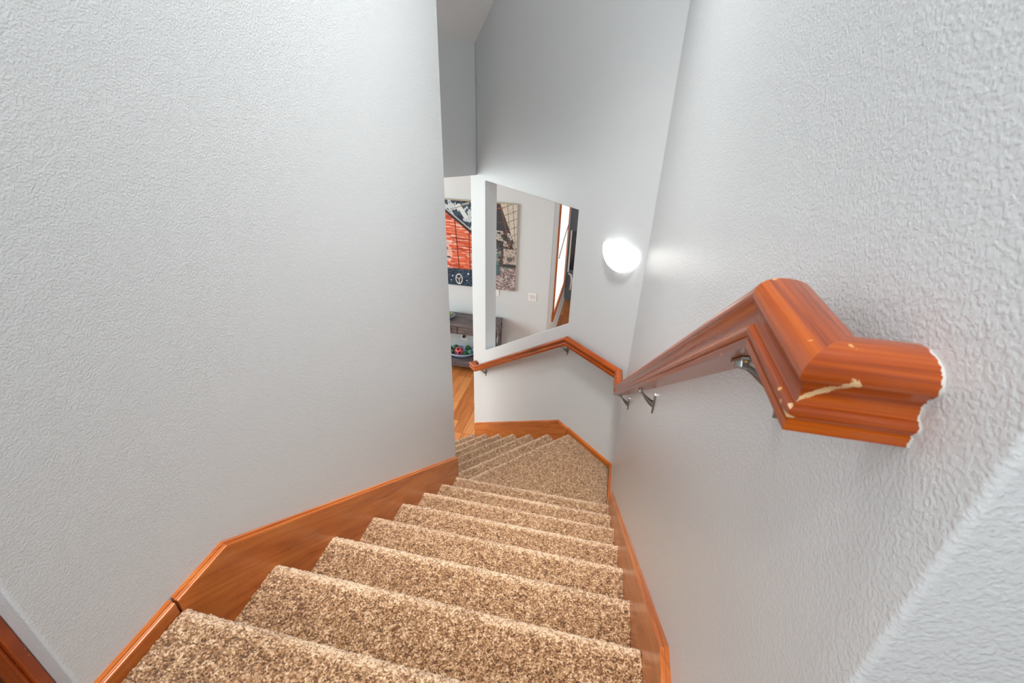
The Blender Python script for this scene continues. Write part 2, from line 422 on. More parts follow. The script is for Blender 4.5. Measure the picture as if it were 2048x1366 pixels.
# landing
def fill_poly(poly, z, ds, name, parent=None, extra=None):
    """grid clipped to a convex quad by bilinear mapping"""
    A, B, C, D = [np.array([*p, z]) for p in poly]
    L1 = max(np.linalg.norm(B-A), np.linalg.norm(C-D)); L2 = max(np.linalg.norm(D-A), np.linalg.norm(C-B))
    n, m = int(L1/ds), int(L2/ds)
    s = np.linspace(0, 1, n+1)[None, :, None]; t = np.linspace(0, 1, m+1)[:, None, None]
    P = (A*(1-s)+B*s)*(1-t) + (D*(1-s)+C*s)*t
    nr = np.zeros_like(P); nr[..., 2] = 1
    return carpet_patch(P, nr, name, parent)
yb = Y0+7*T-.03
LA = pt(UL0-.02, .018); LB = pt(UL0-.02, off1-.019)
P1 = pt(0, .018) + D2*0.012
lan = empty('stair_landing', (-.3, 2.5, ZL))
tag(lan, 'triangular beige carpeted landing where the stairs turn left, against the far wall', 'stair landing')
fill_poly([(XI0, yb), (XI1, yb), tuple(LA[:2]), tuple(LB[:2])], ZL, .005, 'landing_carpet', lan)
# remaining triangle to the right corner
fill_poly([(XI1, yb), (XI1, C0[1]-.005), tuple(pt(.01, .018)[:2]), tuple(LA[:2])], ZL, .005, 'landing_carpet', lan)
lo_fl = empty('staircase', tuple(pt(1.3, .5, ZL)))
tag(lo_fl, 'lower flight of pale carpeted stairs descending to the left beyond the landing', 'staircase')
for j in range(0, 7):
    w = off1-.02-.018
    if j == 0:                                # nose of the landing
        Q, tg = sample([(-.02, 0)] + step_profile(T2)[1:], .005)
        ns = int(w/.005); s = np.linspace(0, w, ns+1)
        org = pt(UL0, .018, ZL); up = np.array([0, 0, 1.])
        P = org + Q[:, None, 0:1]*D2 + Q[:, None, 1:2]*up + s[None, :, None]*(-N2)
        nr = np.repeat((-tg[:, 1:2]*D2 + tg[:, 0:1]*up)[:, None, :], ns+1, 1)
        # direction of the width runs the other way, so flip the grid to keep faces outward
        carpet_patch(P[:, ::-1], nr[:, ::-1], 'landing_nose', lan, wear_or_rim_light=nose_rim_light(Q))
    else:
        org = pt(UL0+j*T2, .018+w, ZL-j*R)
        step(j, org, D2, N2, w, T2+.026, .006, 'step', lo_fl)
# upper floor carpet: fine near the top nose, coarse behind
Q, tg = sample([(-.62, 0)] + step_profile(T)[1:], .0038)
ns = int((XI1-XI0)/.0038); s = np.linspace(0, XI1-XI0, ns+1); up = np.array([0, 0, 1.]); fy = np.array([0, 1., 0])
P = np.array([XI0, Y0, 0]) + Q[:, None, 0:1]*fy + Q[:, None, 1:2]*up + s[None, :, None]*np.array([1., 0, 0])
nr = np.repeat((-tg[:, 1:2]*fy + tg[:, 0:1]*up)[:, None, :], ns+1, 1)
o = carpet_patch(P, nr, 'floor_carpet_top', wear_or_rim_light=nose_rim_light(Q)); o.name = 'floor_upper'; tag(o, kind='structure')
mb = MB(); mb.box((-2.6, -1.6, -.12), (1.6, -.14, -.004)); mb.box((-2.6, -.15, -.12), (XI0-.03, .266, -.004)); mb.box((XI1+.03, -.15, -.12), (1.6, .237, -.004))
wall_mesh('floor_hall', mb, M_CARPET)

# ---------------------------------------------------------------- skirt boards and baseboards
def board(name, pts, along, outn, thick, zbot_fn, lip=.006):
    """pts: list of (s, z) of the top edge; board hugs a wall; returns mesh object. s is measured along `along` from org"""
def skirt(name, org, along, outn, top, depth, thick=.018):
    """profiled board: top outline list (s,z); bottom is `depth` below; rounded step moulded along its top"""
    org = np.array(org, float); along = np.array(along, float); outn = np.array(outn, float); up = np.array([0, 0, 1.])
    # cross-section offsets (out, drop) from the wall side of the top edge to the face
    cs = [(0, 0), (.0075, 0), (.0088, .0016), (.0088, .0042), (.0105, .0052), (thick-.003, .0052), (thick-.0008, .0063), (thick, .009), (thick, depth), (0, depth)]
    n = len(top); rows = []
    # mitre normals of the top outline
    for i in range(n):
        s, z = top[i]
        d0 = np.array(top[i])-np.array(top[max(i-1, 0)]); d1 = np.array(top[min(i+1, n-1)])-np.array(top[i])
        d0 = d0/np.linalg.norm(d0) if np.linalg.norm(d0) > 0 else None; d1 = d1/np.linalg.norm(d1) if np.linalg.norm(d1) > 0 else None
        if d0 is None: d0 = np.array([1., 0])
        if d1 is None: d1 = np.array([1., 0])
        n0 = np.array([-d0[1], d0[0]]); n1 = np.array([-d1[1], d1[0]]); b = n0+n1; b /= np.linalg.norm(b); b /= max(.3, b@n0)
        if i == 0 or i == n-1: b = np.array([0, 1/ max(.3, (n1 if i == 0 else n0)[1])])
        row = []
        for o_, dr in cs:
            if dr >= depth: row.append(org + along*s + up*(z-depth) + outn*o_)
            else: row.append(org + along*(s-b[0]*dr) + up*(z-b[1]*dr) + outn*o_)
        rows.append(row)
    m = MB(); c = len(cs)
    vs = [v for r in rows for v in r]; fs = []; uv = []
    L = 0; dist = [0]
    for i in range(1, n): dist.append(dist[-1]+np.hypot(top[i][0]-top[i-1][0], top[i][1]-top[i-1][1]))
    arc = [0]
    for q in range(1, c): arc.append(arc[-1]+np.hypot(cs[q][0]-cs[q-1][0], cs[q][1]-cs[q-1][1]))
    for i in range(n-1):
        sl = (top[-1][1]-top[-2][1])/(top[-1][0]-top[-2][0]); cl = 1/sqrt(1+sl*sl)
        for q in range(c):
            q2 = (q+1) % c; a2 = arc[q2] if q2 else arc[-1]+thick
            fs.append((i*c+q, i*c+q2, (i+1)*c+q2, (i+1)*c+q))
            dd = np.array([cl, sl*cl]); nn = np.array([-dd[1], dd[0]])
            def U(v, extra): 
                p = np.array([(v-org)@along, v[2]-org[2]]); return (float(p@dd), float(-p@nn)+extra)
            ex = cs[q][0]; ex2 = cs[q2][0]
            uv.append([U(rows[i][q], ex), U(rows[i][q2], ex2), U(rows[i+1][q2], ex2), U(rows[i+1][q], ex)])
    fs.append(tuple(range(c))); uv.append([(.1*k_, .01*k_) for k_ in range(c)])
    fs.append(tuple((n-1)*c+q for q in range(c-1, -1, -1))); uv.append([(.1*k_, .01*k_) for k_ in range(c)])
    m.add(vs, fs, uv)
    o = m.build(name, M_SKIRT); tag(o, kind='structure')
    return o
zr = lambda y, y0, z0, s_: z0-(y-y0)*s_
skirt('trim_1', (XL, 0, 0), (0, 1, 0), (1, 0, 0), [(.455, .040), (.60, .040), (2.262, .040-(2.262-.60)*.7235)], .62)
skirt('trim_2', (XR, 0, 0), (0, 1, 0), (-1, 0, 0), [(.255, .034), (.602, .034), (2.29, .034-(2.29-.602)*.765)], .62)
skirt('trim_3', pt(0, 0, 0), D2, -N2, [(.505, ZL+.036), (.632, ZL+.036), (2.045, ZL+.036-(2.045-.632)*.695)], .62)
def small_base(name, org, along, outn, s0, s1, z): return skirt(name, org, along, outn, [(s0, z), (s1, z)], .075, .0165)
small_base('baseboard_left', (XL, 0, 0), (0, 1, 0), (1, 0, 0), .269, .449, .040)
small_base('baseboard_far', pt(0, 0, 0), D2, -N2, .002, .500, ZL+.043)
small_base('baseboard_right', (XR, 0, 0), (0, 1, 0), (-1, 0, 0), 2.296, 2.745, ZL+.043)
small_base('baseboard_hall', (XR, .239, 0), (1, 0, 0), (0, -1, 0), .002, 1.37, .075)
small_base('baseboard_passage', (-.77, 0, 0), (0, 1, 0), (1, 0, 0), 6.2, 8.79, ZF+.06).data.materials[0] = M_WHITE

# ---------------------------------------------------------------- door casing at lower left
mb = MB()
mb.box((-.975, .250, -.02), (-.884, .268, 2.1))
mb.box((-.963, .244, -.02), (-.896, .251, 2.09))
o = mb.build('door_1', M_CASE, None, planar=((0, 0, 1), (1, 0, 0)), bevel=.003); tag(o, kind='structure')
mb = MB(); mb.box((-1.78, .255, .005), (-.976, .268, 2.05))
tag(mb.build('door_2', M_CASE, None, planar=((0, 0, 1), (1, 0, 0)), bevel=.002), kind='structure')

# ---------------------------------------------------------------- handrail
def sweep(path, prof, name, mat, parent):
    """mitred sweep of prof [(w, h)] (h measured down from the top) along path of top-centre points"""
    path = [Vector(p) for p in path]; n = len(path)
    dirs = [(path[i+1]-path[i]).normalized() for i in range(n-1)]
    def frame(d):
        side = d.cross(Vector((0, 0, 1))).normalized(); upv = side.cross(d).normalized(); return side, upv
    c = len(prof); m = MB()
    arc = [0]
    for q in range(1, c): arc.append(arc[-1]+math.hypot(prof[q][0]-prof[q-1][0], prof[q][1]-prof[q-1][1]))
    arc.append(arc[-1]+math.hypot(prof[0][0]-prof[-1][0], prof[0][1]-prof[-1][1]))
    run = 0
    for i in range(n-1):
        d = dirs[i]; side, upv = frame(d)
        ends = []
        for e in (i, i+1):
            if e == 0 or e == n-1: nb = d
            else: nb = (dirs[e-1]+dirs[e]).normalized()
            ring = []
            for w, h in prof:
                p = path[e] + side*w - upv*h
                t = (path[e]-p).dot(nb)/d.dot(nb)
                ring.append(p+d*t)
            ends.append(ring)
        vs = ends[0]+ends[1]; fs = []; uv = []
        l0 = run + i*.37; L = (path[i+1]-path[i]).length
        for q in range(c):
            q2 = (q+1) % c
            fs.append((q2, q, q+c, q2+c)); uv.append([(l0, arc[q+1]), (l0, arc[q]), (l0+L, arc[q]), (l0+L, arc[q+1])])
        if i == 0: fs.append(tuple(range(c))); uv.append([(0, 0)]*c)
        if i == n-2: fs.append(tuple(range(2*c-1, c-1, -1))); uv.append([(0, 0)]*c)
        m.add(vs, fs, uv)
        run += L
    me = m.mesh(name)
    o = link(name, me, mat, parent)
    me.polygons.foreach_set('use_smooth', [True]*len(me.polygons))
    sm = me.attributes.new('sharp_edge', 'BOOLEAN', 'EDGE')
    me.update()
    # sharp across big angles
    import bmesh
    bm = bmesh.new(); bm.from_mesh(me)
    for e in bm.edges:
        if len(e.link_faces) == 2: e.smooth = e.calc_face_angle(0) < radians(32)
        else: e.smooth = False
    bm.to_mesh(me); bm.free()
    return o
half = [(0, 0), (.006, .0003), (.012, .0014), (.0175, .0034), (.022, .0066), (.0252, .0110), (.0266, .0155), (.0263, .0190), (.0240, .0226), (.0213, .0262), (.0196, .0310), (.0190, .0360), (.0193, .0405),
        (.0206, .0430), (.0236, .0440), (.0256, .0462), (.0262, .0490), (.0256, .0518), (.0240, .0538), (.0228, .0542), (.0228, .0560), (.0242, .0566), (.0244, .0640)]
prof = [(w, h) for w, h in half] + [(-w, h) for w, h in half[::-1]][:-1]
hr = empty('handrail', (.17, .45, .8))
tag(hr, 'orange stained wooden handrail running down the right wall and on along the far wall', 'handrail')
Xa = .1630; offr = .0575; zl = -.600
corner = C0 + np.array([-offr, 0, 0])
# centre lines meet at the bisector of the 135 degree corner
tt = (C0 - N2*offr - np.array([XR-offr, 0, 0])); s_ = -tt[0]/D2[0]; cor = C0 - N2*offr + D2*s_
path = [(.2205, .3285, .879), (Xa, .3285, .879), (Xa+.0005, .452, .879), (.1655, 2.53, zl+.002), (float(cor[0]), float(cor[1]), zl)]
ur = .565
path += [tuple(pt(ur, offr, zl)), tuple(pt(1.93, offr, zl-(1.93-ur)*.708)), tuple(pt(2.005, offr, zl-(1.93-ur)*.708)), tuple(pt(2.005, .0, zl-(1.93-ur)*.708))]
sweep(path, prof, 'rail', M_RAIL, hr)
def bracket(base, out, along, under):
    """base: point on wall, out: unit vector from the wall, under: point under the rail where the saddle sits, along: rail direction"""
    base = Vector(base); out = Vector(out).normalized(); under = Vector(under); along = Vector(along).normalized(); upz = Vector((0, 0, 1))
    horiz = out.cross(upz).normalized()
    m = MB()
    # tapered wall plate with pointed foot
    outl = [(-.011, .024), (-.007, .034), (0, .038), (.007, .034), (.011, .024), (.012, 0), (.008, -.022), (.003, -.040), (0, -.046), (-.003, -.040), (-.008, -.022), (-.012, 0)]
    m.prism([base+horiz*a+upz*b for a, b in outl], out*.0055)
    br = m.build('bracket', M_STEEL, hr, bevel=.0012)
    L = (under-base)
    P0 = base+out*.003-upz*.006
    pts = []
    for t in np.linspace(0, 1, 12):
        a = P0; b_ = base+out*(L.dot(out)*.45)+upz*.002; c_ = under-out*.012-upz*.012; d_ = under-upz*.008
        q = a*(1-t)**3+b_*3*t*(1-t)**2+c_*3*t*t*(1-t)+d_*t**3
        pts.append(q + along*(L.dot(along)*0))
    m = MB(); m.tube(pts, [.0125-.0085*min(1, t*1.5)+(.0015 if t > .85 else 0) for t in np.linspace(0, 1, 12)], 12, flat=.75)
    m.build('arm', M_STEEL, br)
    m = MB(); sd = along.cross(upz).normalized(); nn = sd.cross(along).normalized()
    m.prism([under+along*a+sd*b-nn*.001 for a, b in [(-.021, -.007), (.021, -.007), (.025, 0), (.021, .007), (-.021, .007), (-.025, 0)]], -nn*.004)
    m.tube([under-nn*.004, under-nn*.012], .0075, 12)
    m.build('saddle', M_STEEL, br, bevel=.001)
    for a in (-.015, .015):
        m = MB(); m.tube([under+along*a-nn*.0045, under+along*a-nn*.0075], [.0034, .002], 10)
        m.build('screw', M_BRASS, br)
    return br
zrail = lambda y: .879-(y-.452)*(.879-(zl+.002))/(2.53-.452)
sl = (.879-zl)/(2.53-.452)
for y in (.505, 1.40, 2.27):
    und = (Xa+(y-.45)*.0012, y, zrail(y)-.064*sqrt(1+sl*sl)+.001)
    bracket((XR, y, und[2]-(.030 if y < 1 else .050)), (-1, 0, 0), (0, 1, -sl), und)
for u in (.600, 1.815):
    zz = zl-max(0, u-ur)*.708
    dd = Vector(D2)+Vector((0, 0, -.708 if u > ur else 0))
    und = pt(u, offr, zz-.064*sqrt(1+.708**2)+.001)
    bracket(pt(u, 0, und[2]-.050), -N2, dd, und)

# ---------------------------------------------------------------- wall sconce
def sconce():
    s = empty('wall_sconce', tuple(pt(.19, 0, .1)))
    tag(s, 'lit white half bowl glass wall light on the far wall above the landing rail', 'wall light')
    uc, zt_ = .196, .184
    # shield outline: straight top, rounded shoulders, half-ellipse below; gently bulging away from the wall
    out = [(x, 0) for x in np.linspace(-.109, .109, 13)]
    out += [(.109+.032*sin(a), -.032+.032*cos(a)) for a in np.linspace(.2, pi/2, 7)]
    out += [(.141*cos(a), -.032-.132*sin(a)) for a in np.linspace(.08, pi-.08, 36)]
    out += [(-.141+.032*(1-cos(a)), -.032+.032*sin(a)) for a in np.linspace(0, pi/2-.2, 7)]
    m = MB(); nr_ = 9; k_ = len(out); c0_ = (0, -.070)
    vs = [pt(uc, .056, zt_+c0_[1])]
    for q in range(1, nr_+1):
        f_ = q/nr_
        for x, z in out:
            vs.append(pt(uc+x*f_, .022+.034*sqrt(max(0, 1-f_**2.2)), zt_+c0_[1]+(z-c0_[1])*f_))
    fs = [(0, 1+i, 1+(i+1) % k_) for i in range(k_)]
    fs += [(1+q*k_+i, 1+(q+1)*k_+i, 1+(q+1)*k_+(i+1) % k_, 1+q*k_+(i+1) % k_) for q in range(nr_-1) for i in range(k_)]
    m.add(vs, fs, smooth=True)
    gl, nt, bs = new_mat('lit opal glass')
    bs.inputs['Base Color'].default_value = (.9, .9, .88, 1); bs.inputs['Roughness'].default_value = .2
    bs.inputs['Emission Color'].default_value = (1, .985, .95, 1); bs.inputs['Emission Strength'].default_value = 1.5
    o = m.build('glass_shade', gl, s)
    sd = o.modifiers.new('thick', 'SOLIDIFY'); sd.thickness = .004; sd.offset = 0
    m = MB(); m.prism([pt(uc+x, .0005, zt_-.035+z) for x, z in [(-.05, -.03), (.05, -.03), (.05, .02), (-.05, .02)]], -N2*.008)
    m.build('back_plate', M_PLASTIC, s)
    m = MB(); cb = pt(uc, .026, zt_-.06)
    m.lathe([(.001, -.03), (.008, -.027), (.012, -.01), (.011, .01), (.006, .02), (.001, .023)], cb)
    m.build('bulb', plain('lit bulb', (1, 1, 1), .3, 0, (1, .96, .88), .8), s)
sconce()

# ---------------------------------------------------------------- lower room furniture
def console_table():
    X0, X1, Yf, Yb, zt_ = -3.05, -1.40, 5.655, 6.035, -1.965
    s = empty('console_table', (-2.2, 5.85, ZF))
    tag(s, 'weathered grey brown wooden console table against the living room wall under the canvas', 'table')
    U = ((1, 0, 0), (0, 1, 1))
    m = MB(); m.box((X0-.015, Yf-.015, zt_-.035), (X1+.01, Yb, zt_)); m.build('tabletop', M_GREYWOOD, s, planar=U, bevel=.003)
    m = MB(); m.box((X0, Yf+.012, zt_-.165), (X1, Yb-.01, zt_-.036)); m.build('apron', M_GREYWOOD, s, planar=U)
    n = 3; w = (X1-X0-.10)/n
    for i in range(n):
        x = X0+.05+w*i
        m = MB(); m.box((x+.006, Yf-.002, zt_-.155), (x+w-.006, Yf+.0115, zt_-.045)); d = m.build('drawer', M_GREYWOOD, s, planar=U, bevel=.002)
        m = MB(); cx = x+w*.5 if i < 2 else -2.085
        m.tube([(cx, Yf-.003, zt_-.062), (cx, Yf-.022, zt_-.07), (cx, Yf-.022, zt_-.128), (cx, Yf-.003, zt_-.138)], .007, 8); m.build('handle', M_BLACK, d)
    for x in (X0, X1-.045):
        for y in (Yf, Yb-.045):
            m = MB(); m.box((x, y, ZF+.001), (x+.045, y+.045, zt_-.0355)); m.build('leg', M_GREYWOOD, s, planar=((0, 0, 1), (1, 1, 0)), bevel=.002)
    m = MB(); m.box((X0, Yf-.012, -2.655), (X1, Yb, -2.552)); m.build('lower_shelf', M_GREYWOOD, s, planar=U, bevel=.003)
    # cross braces on the two ends
    for x in (X0+.012, X1-.030):
        for (ya, za), (yb_, zb) in (((Yf+.046, -2.15), (Yb-.046, -2.53)), ((Yf+.046, -2.53), (Yb-.046, -2.15))):
            m = MB(); d = np.array([0, yb_-ya, zb-za]); d /= np.linalg.norm(d); nn = np.array([0, -d[2], d[1]])*.016
            p, q = np.array([x, ya, za]), np.array([x, yb_, zb])
            if zb > za: p = p+[.006, 0, 0]; q = q+[.006, 0, 0]
            m.prism([p-nn, q-nn, q+nn, p+nn], (.006, 0, 0)); m.build('cross_brace', M_GREYWOOD, s, planar=((0, 1, 1), (1, 0, 0)))
console_table()
def dish(name, cx, cy, z, a, b, h, mat, label, cat, up=.55):
    m = MB()
    m.lathe([(.001, .003), (up*.9, 0), (up, .004), (.86, h*.55), (1., h), (.965, h+.004), (.93, h-.004), (.80, h*.55), (up*.9, .014), (.001, .012)], (cx, cy, z), seg=40, sx=a, sy=b)
    o = m.build(name, mat); tag(o, label, cat); return o
M_BLUE = plain('pale blue glazed ceramic', srgb(158, 184, 218), .35)
M_GREYB = plain('grey blue glazed ceramic', srgb(128, 140, 150), .35)
dish('oval_bowl', -1.985, 5.80, -2.551, .235, .150, .078, M_BLUE, 'pale blue oval bowl of moss balls on the lower shelf of the console table', 'bowl')
dish('small_bowl', -2.17, 5.83, -1.964, .115, .11, .045, M_GREYB, 'small grey blue bowl holding the lime green ball on top of the console table', 'bowl')
def mossy(name, c1, c2):
    m, nt, b = new_mat(name); oc = N(nt, 'ShaderNodeTexCoord').outputs['Object']
    n = noise(nt, oc, 90, 3, .7); nt.links.new(ramp(nt, n.outputs['Fac'], [(.35, c1), (.65, c2)]), b.inputs['Base Color'])
    b.inputs['Roughness'].default_value = .95; nt.links.new(bump(nt, n.outputs['Fac'], .006), b.inputs['Normal']); return m
M_MOSS = mossy('dark green moss', srgb(28, 66, 40), srgb(78, 122, 74)); M_TEAL = mossy('teal green moss', srgb(50, 112, 96), srgb(110, 168, 144))
M_LIME = mossy('lime green moss', srgb(96, 122, 26), srgb(176, 192, 66))
def ball(name, loc, r, mat, label, cat, group=None):
    m = MB(); n, sg = 16, 24
    m.lathe([(max(.0005, r*sin(pi*i/n)), -r*cos(pi*i/n)) for i in range(n+1)], loc, seg=sg)
    me = m.mesh(name); rr = np.random.default_rng(int(abs(loc[0])*1e4) % 9999)
    o = link(name, me, mat); tag(o, label, cat, group); o.data.polygons.foreach_set('use_smooth', [True]*len(me.polygons)); return o
G = 'moss balls in the oval bowl'
for (x, y, z, r, mt, lb) in [
    (-2.066, 5.86, -2.462, .040, M_MOSS, 'dark green moss ball standing high behind the pink ball, on its left'),
    (-1.888, 5.88, -2.462, .040, M_MOSS, 'dark green moss ball standing highest to the right behind the pink ball'),
    (-2.138, 5.82, -2.474, .035, M_MOSS, 'green moss ball at the far left end of the blue oval bowl'),
    (-2.090, 5.77, -2.490, .034, M_MOSS, 'low green moss ball directly left of the pink ball by the bowl rim'),
    (-1.895, 5.78, -2.500, .036, M_MOSS, 'low green moss ball directly right of the pink ball by the bowl rim'),
    (-1.829, 5.80, -2.476, .034, M_TEAL, 'pale teal moss ball beside the white wall end, rightmost in the blue oval bowl')]:
    ball('moss_ball', (x, y, z), r, mt, lb, 'ball', G)
ball('moss_ball', (-2.155, 5.83, -1.905), .043, M_LIME, 'lime green moss ball in the small bowl on the console tabletop', 'ball')
def toy_ball():
    """coral ball with round holes: dark inner sphere and pierced outer shell"""
    c = np.array([-1.992, 5.77, -2.470]); r = .062
    m, nt, b = new_mat('coral rubber with dark holes')
    oc = N(nt, 'ShaderNodeTexCoord').outputs['Object']
    b.inputs['Base Color'].default_value = (*srgb(222, 92, 98), 1); b.inputs['Roughness'].default_value = .5
    phi = (1+5**.5)/2
    dirs = [np.array(v)/np.linalg.norm(v) for v in [(0, a, b_*phi) for a in (-1, 1) for b_ in (-1, 1)] + [(a, b_*phi, 0) for a in (-1, 1) for b_ in (-1, 1)] + [(b_*phi, 0, a) for a in (-1, 1) for b_ in (-1, 1)]]
    import bmesh
    bm = bmesh.new(); bmesh.ops.create_icosphere(bm, subdivisions=5, radius=r)
    kill = [f for f in bm.faces if max(float(np.dot(np.array(f.calc_center_median().normalized()), d)) for d in dirs) > cos(radians(19))]
    bmesh.ops.delete(bm, geom=kill, context='FACES')
    for v in bm.verts: v.co += Vector(c)
    for f in bm.faces: f.smooth = True
    me = bpy.data.meshes.new('toy_ball'); bm.to_mesh(me); bm.free()
    o = link('toy_ball', me, m); sd = o.modifiers.new('thick', 'SOLIDIFY'); sd.thickness = .006; sd.offset = -1
    tag(o, 'coral pink toy ball with round holes among the green moss balls', 'toy ball')
    k = MB(); k.lathe([(max(.0005, .052*sin(pi*i/12)), -.052*cos(pi*i/12)) for i in range(13)], tuple(c), seg=20); k.build('core', plain('dark ball core', srgb(44, 26, 40), .8), o)
toy_ball()

# ---------------------------------------------------------------- canvas print
def canvas():
    s = empty('canvas_print', (-2.0, 6.05, -.93))
    tag(s, 'large canvas print of a red wooden boxcar in a derelict shed', 'picture')
    x0, x1, zt_, zb = -2.95, -1.222, -.325, -1.53
    m = MB(); m.box((x0, 6.036, zb), (x1, 6.0695, zt_)); m.build('frame', plain('cream canvas edge', srgb(196, 184, 160), .8), s)
    nx, nz = 620, 430
    xs = np.linspace(x0, x1, nx); zz = np.linspace(zt_, zb, nz)
    Xg, Zg = np.meshgrid(xs, zz)
    t = (zt_-Zg)/(zt_-zb)                       # 0 top .. 1 bottom
    # detail coordinates
    def hashn(a, b, seed):
        r = np.random.default_rng(seed); g = r.random((64, 64))
        ia = np.floor(a).astype(int); ib = np.floor(b).astype(int); fa = a-ia; fb = b-ib
        fa = fa*fa*(3-2*fa); fb = fb*fb*(3-2*fb)
        g_ = lambda p, q: g[p % 64, q % 64]
        return (g_(ia, ib)*(1-fa)+g_(ia+1, ib)*fa)*(1-fb)+(g_(ia, ib+1)*(1-fa)+g_(ia+1, ib+1)*fa)*fb
    fn = lambda fx, fz, sd: .6*hashn(Xg*fx, Zg*fz, sd)+.4*hashn(Xg*fx*2.1, Zg*fz*2.1, sd+1)
    col = np.zeros((nz, nx, 3))
    C = lambda r, g, b: np.array([r, g, b])/255.
    def put(mask, c, a=1.):
        mask = np.clip(np.asarray(mask, float)*a, 0, 1)[..., None]; col[:] = col*(1-mask)+np.asarray(c)*mask
    def line(xa, ta, xb, tb, w, c, a=1.):
        dx, dt = xb-xa, (tb-ta)*1.2; L2 = dx*dx+dt*dt
        px = Xg-xa; pz = (t-ta)*1.2; q = np.clip((px*dx+pz*dt)/L2, 0, 1)
        put(np.hypot(px-q*dx, pz-q*dt) < w, c, a)
    put(np.ones_like(t), C(52, 70, 88))
    n1 = fn(16, 14, 3); n2 = fn(60, 60, 5)
    put((n1 > .60) & (t < .45), C(206, 216, 220), .9)
    put((n1 < .33) & (t < .45), C(30, 42, 56))
    # roof glass panels and girders above the car
    for (a, b_, c_, d_, w) in [(-2.25, .02, -2.12, .13, .009), (-2.17, -.02, -2.15, .12, .008), (-2.13, .08, -1.88, .02, .006), (-2.10, .10, -1.9, .035, .003)]:
        line(a, b_, c_, d_, w, C(196, 206, 206))
    line(-2.02, .06, -1.93, .17, .030, C(214, 220, 220)); line(-2.07, .03, -2.03, .12, .006, C(220, 226, 226)); line(-1.99, .03, -1.95, .09, .006, C(40, 56, 72))
    line(-2.14, .105, -1.87, .03, .005, C(150, 130, 120))
    # boxcar body
    roof = .075+(Xg+2.245)*.62
    roof = np.where(Xg < -2.245, .075+(Xg+2.245)*-.1, roof)
    bot = .80+(Xg+2.3)*-.03
    body = (t > roof+.045) & (t < bot) & (Xg < -1.80)
    put((t > roof) & (t < .5) & (Xg < -1.75), C(58, 38, 36))
    slope = (t-.30)*0
    bd = (t*1.2+ (Xg+2.1)*(-.16+.25*t))*26
    fr = bd-np.floor(bd)
    put(body, C(222, 92, 58))
    put(body & (fn(5, 60, 9) > .56), C(238, 138, 104), .85)
    put(body & (fn(7, 75, 19) > .62), C(240, 206, 190), .8)
    put(body & (fn(6, 60, 11) < .34), C(176, 58, 34), .9)
    put(body & (fr < .14), C(120, 44, 30), .65)
    put(body & (Xg < -2.13) & (t > .42) & (n1 > .45), C(226, 200, 190), .75)
    line(-2.085, .18, -2.035, .80, .007, C(84, 44, 34)); line(-1.885, .28, -1.875, .8, .008, C(120, 60, 44))
    line(-2.27, .062, -1.86, .315, .0085, C(178, 182, 186)); line(-2.27, .085, -1.86, .345, .009, C(40, 36, 42))
    line(-2.22, .655, -2.17, .66, .012, C(60, 56, 62))
    # underframe
    und = (t > bot) & (Xg < -1.80)
    put(und, C(34, 52, 72)); put(und & (n2 > .62), C(70, 96, 120), .8); put(und & (n2 < .3), C(16, 24, 36))
    line(-2.3, bot.min()+.02, -1.85, .79, .005, C(110, 50, 36))
    for (x, tt_, r) in [(-2.14, .885, .010), (-1.905, .845, .013), (-2.165, .94, .008), (-1.93, .93, .008)]:
        put(np.hypot(Xg-x, (t-tt_)*1.2) < r, C(214, 228, 240))
    ex, et = -2.045, .918
    rr = np.hypot((Xg-ex)/.052, (t-et)*1.2/.080)
    put((rr < 1) & (rr > .80), C(226, 222, 214)); put(rr < .8, C(44, 58, 74))
    for an in (35, 160, 275):
        line(ex, et, ex+.046*cos(radians(an)), et-.058*sin(radians(an)), .0045, C(220, 216, 208))
    # car end and gap
    ce = (Xg > -1.80) & (Xg < -1.56); put(ce & (t > .28) & (t < .8), C(66, 92, 92)); put(ce & (t > .3) & (t < .8) & (fn(40, 8, 31) > .55), C(110, 150, 140), .7)
    # shed interior at right
    rt_ = Xg > -1.56
    put(rt_, C(60, 62, 68)); 
    glass = rt_ & (Xg > -1.455+.235*np.clip(t/.50, 0, 1)-.02*0) & (t < .49)
    put(glass, C(206, 198, 184)); put(glass & (n2 < .36), C(176, 166, 150), .6)
    for k_ in range(7):
        line(-1.46+.02*k_, .06+.085*k_, -1.22, -.02+.085*k_, .0035, C(96, 84, 74))
    for xx in (-1.355, -1.285): line(xx, 0, xx+.05, .5, .0035, C(104, 92, 82))
    line(-1.46, 0, -1.30, .50, .010, C(110, 72, 56)); line(-1.5, .06, -1.42, .05, .008, C(140, 88, 66)); line(-1.5, .21, -1.42, .20, .004, C(120, 84, 70))
    mid = rt_ & (t > .30) & (t < .66) & ~glass
    put(mid & (n1 > .52), C(206, 200, 194), .9); put(mid & (n2 < .38), C(42, 40, 44), .9); put(mid & (n2 > .66), C(150, 110, 84), .7)
    put(rt_ & (t > .50) & (t < .68) & (Xg > -1.40), C(188, 176, 166)); put(rt_ & (t > .5) & (t < .68) & (Xg > -1.40) & (n2 < .4), C(130, 116, 106))
    put(rt_ & (np.hypot((Xg+1.31)/.04, (t-.62)/.03) < 1), C(84, 80, 84), .8)
    put(rt_ & (t > .48) & (t < .76) & (Xg < -1.455) & (n2 > .48), C(92, 122, 116)); line(-1.43, .55, -1.41, .72, .012, C(96, 74, 62))
    gr = rt_ & (t > .72)
    put(gr, C(158, 144, 142)); put(gr & (n2 > .55), C(204, 194, 190), .8); put(gr & (n2 < .40), C(98, 86, 92), .8); put(gr & (fn(9, 40, 51) > .62), C(128, 100, 92), .6)
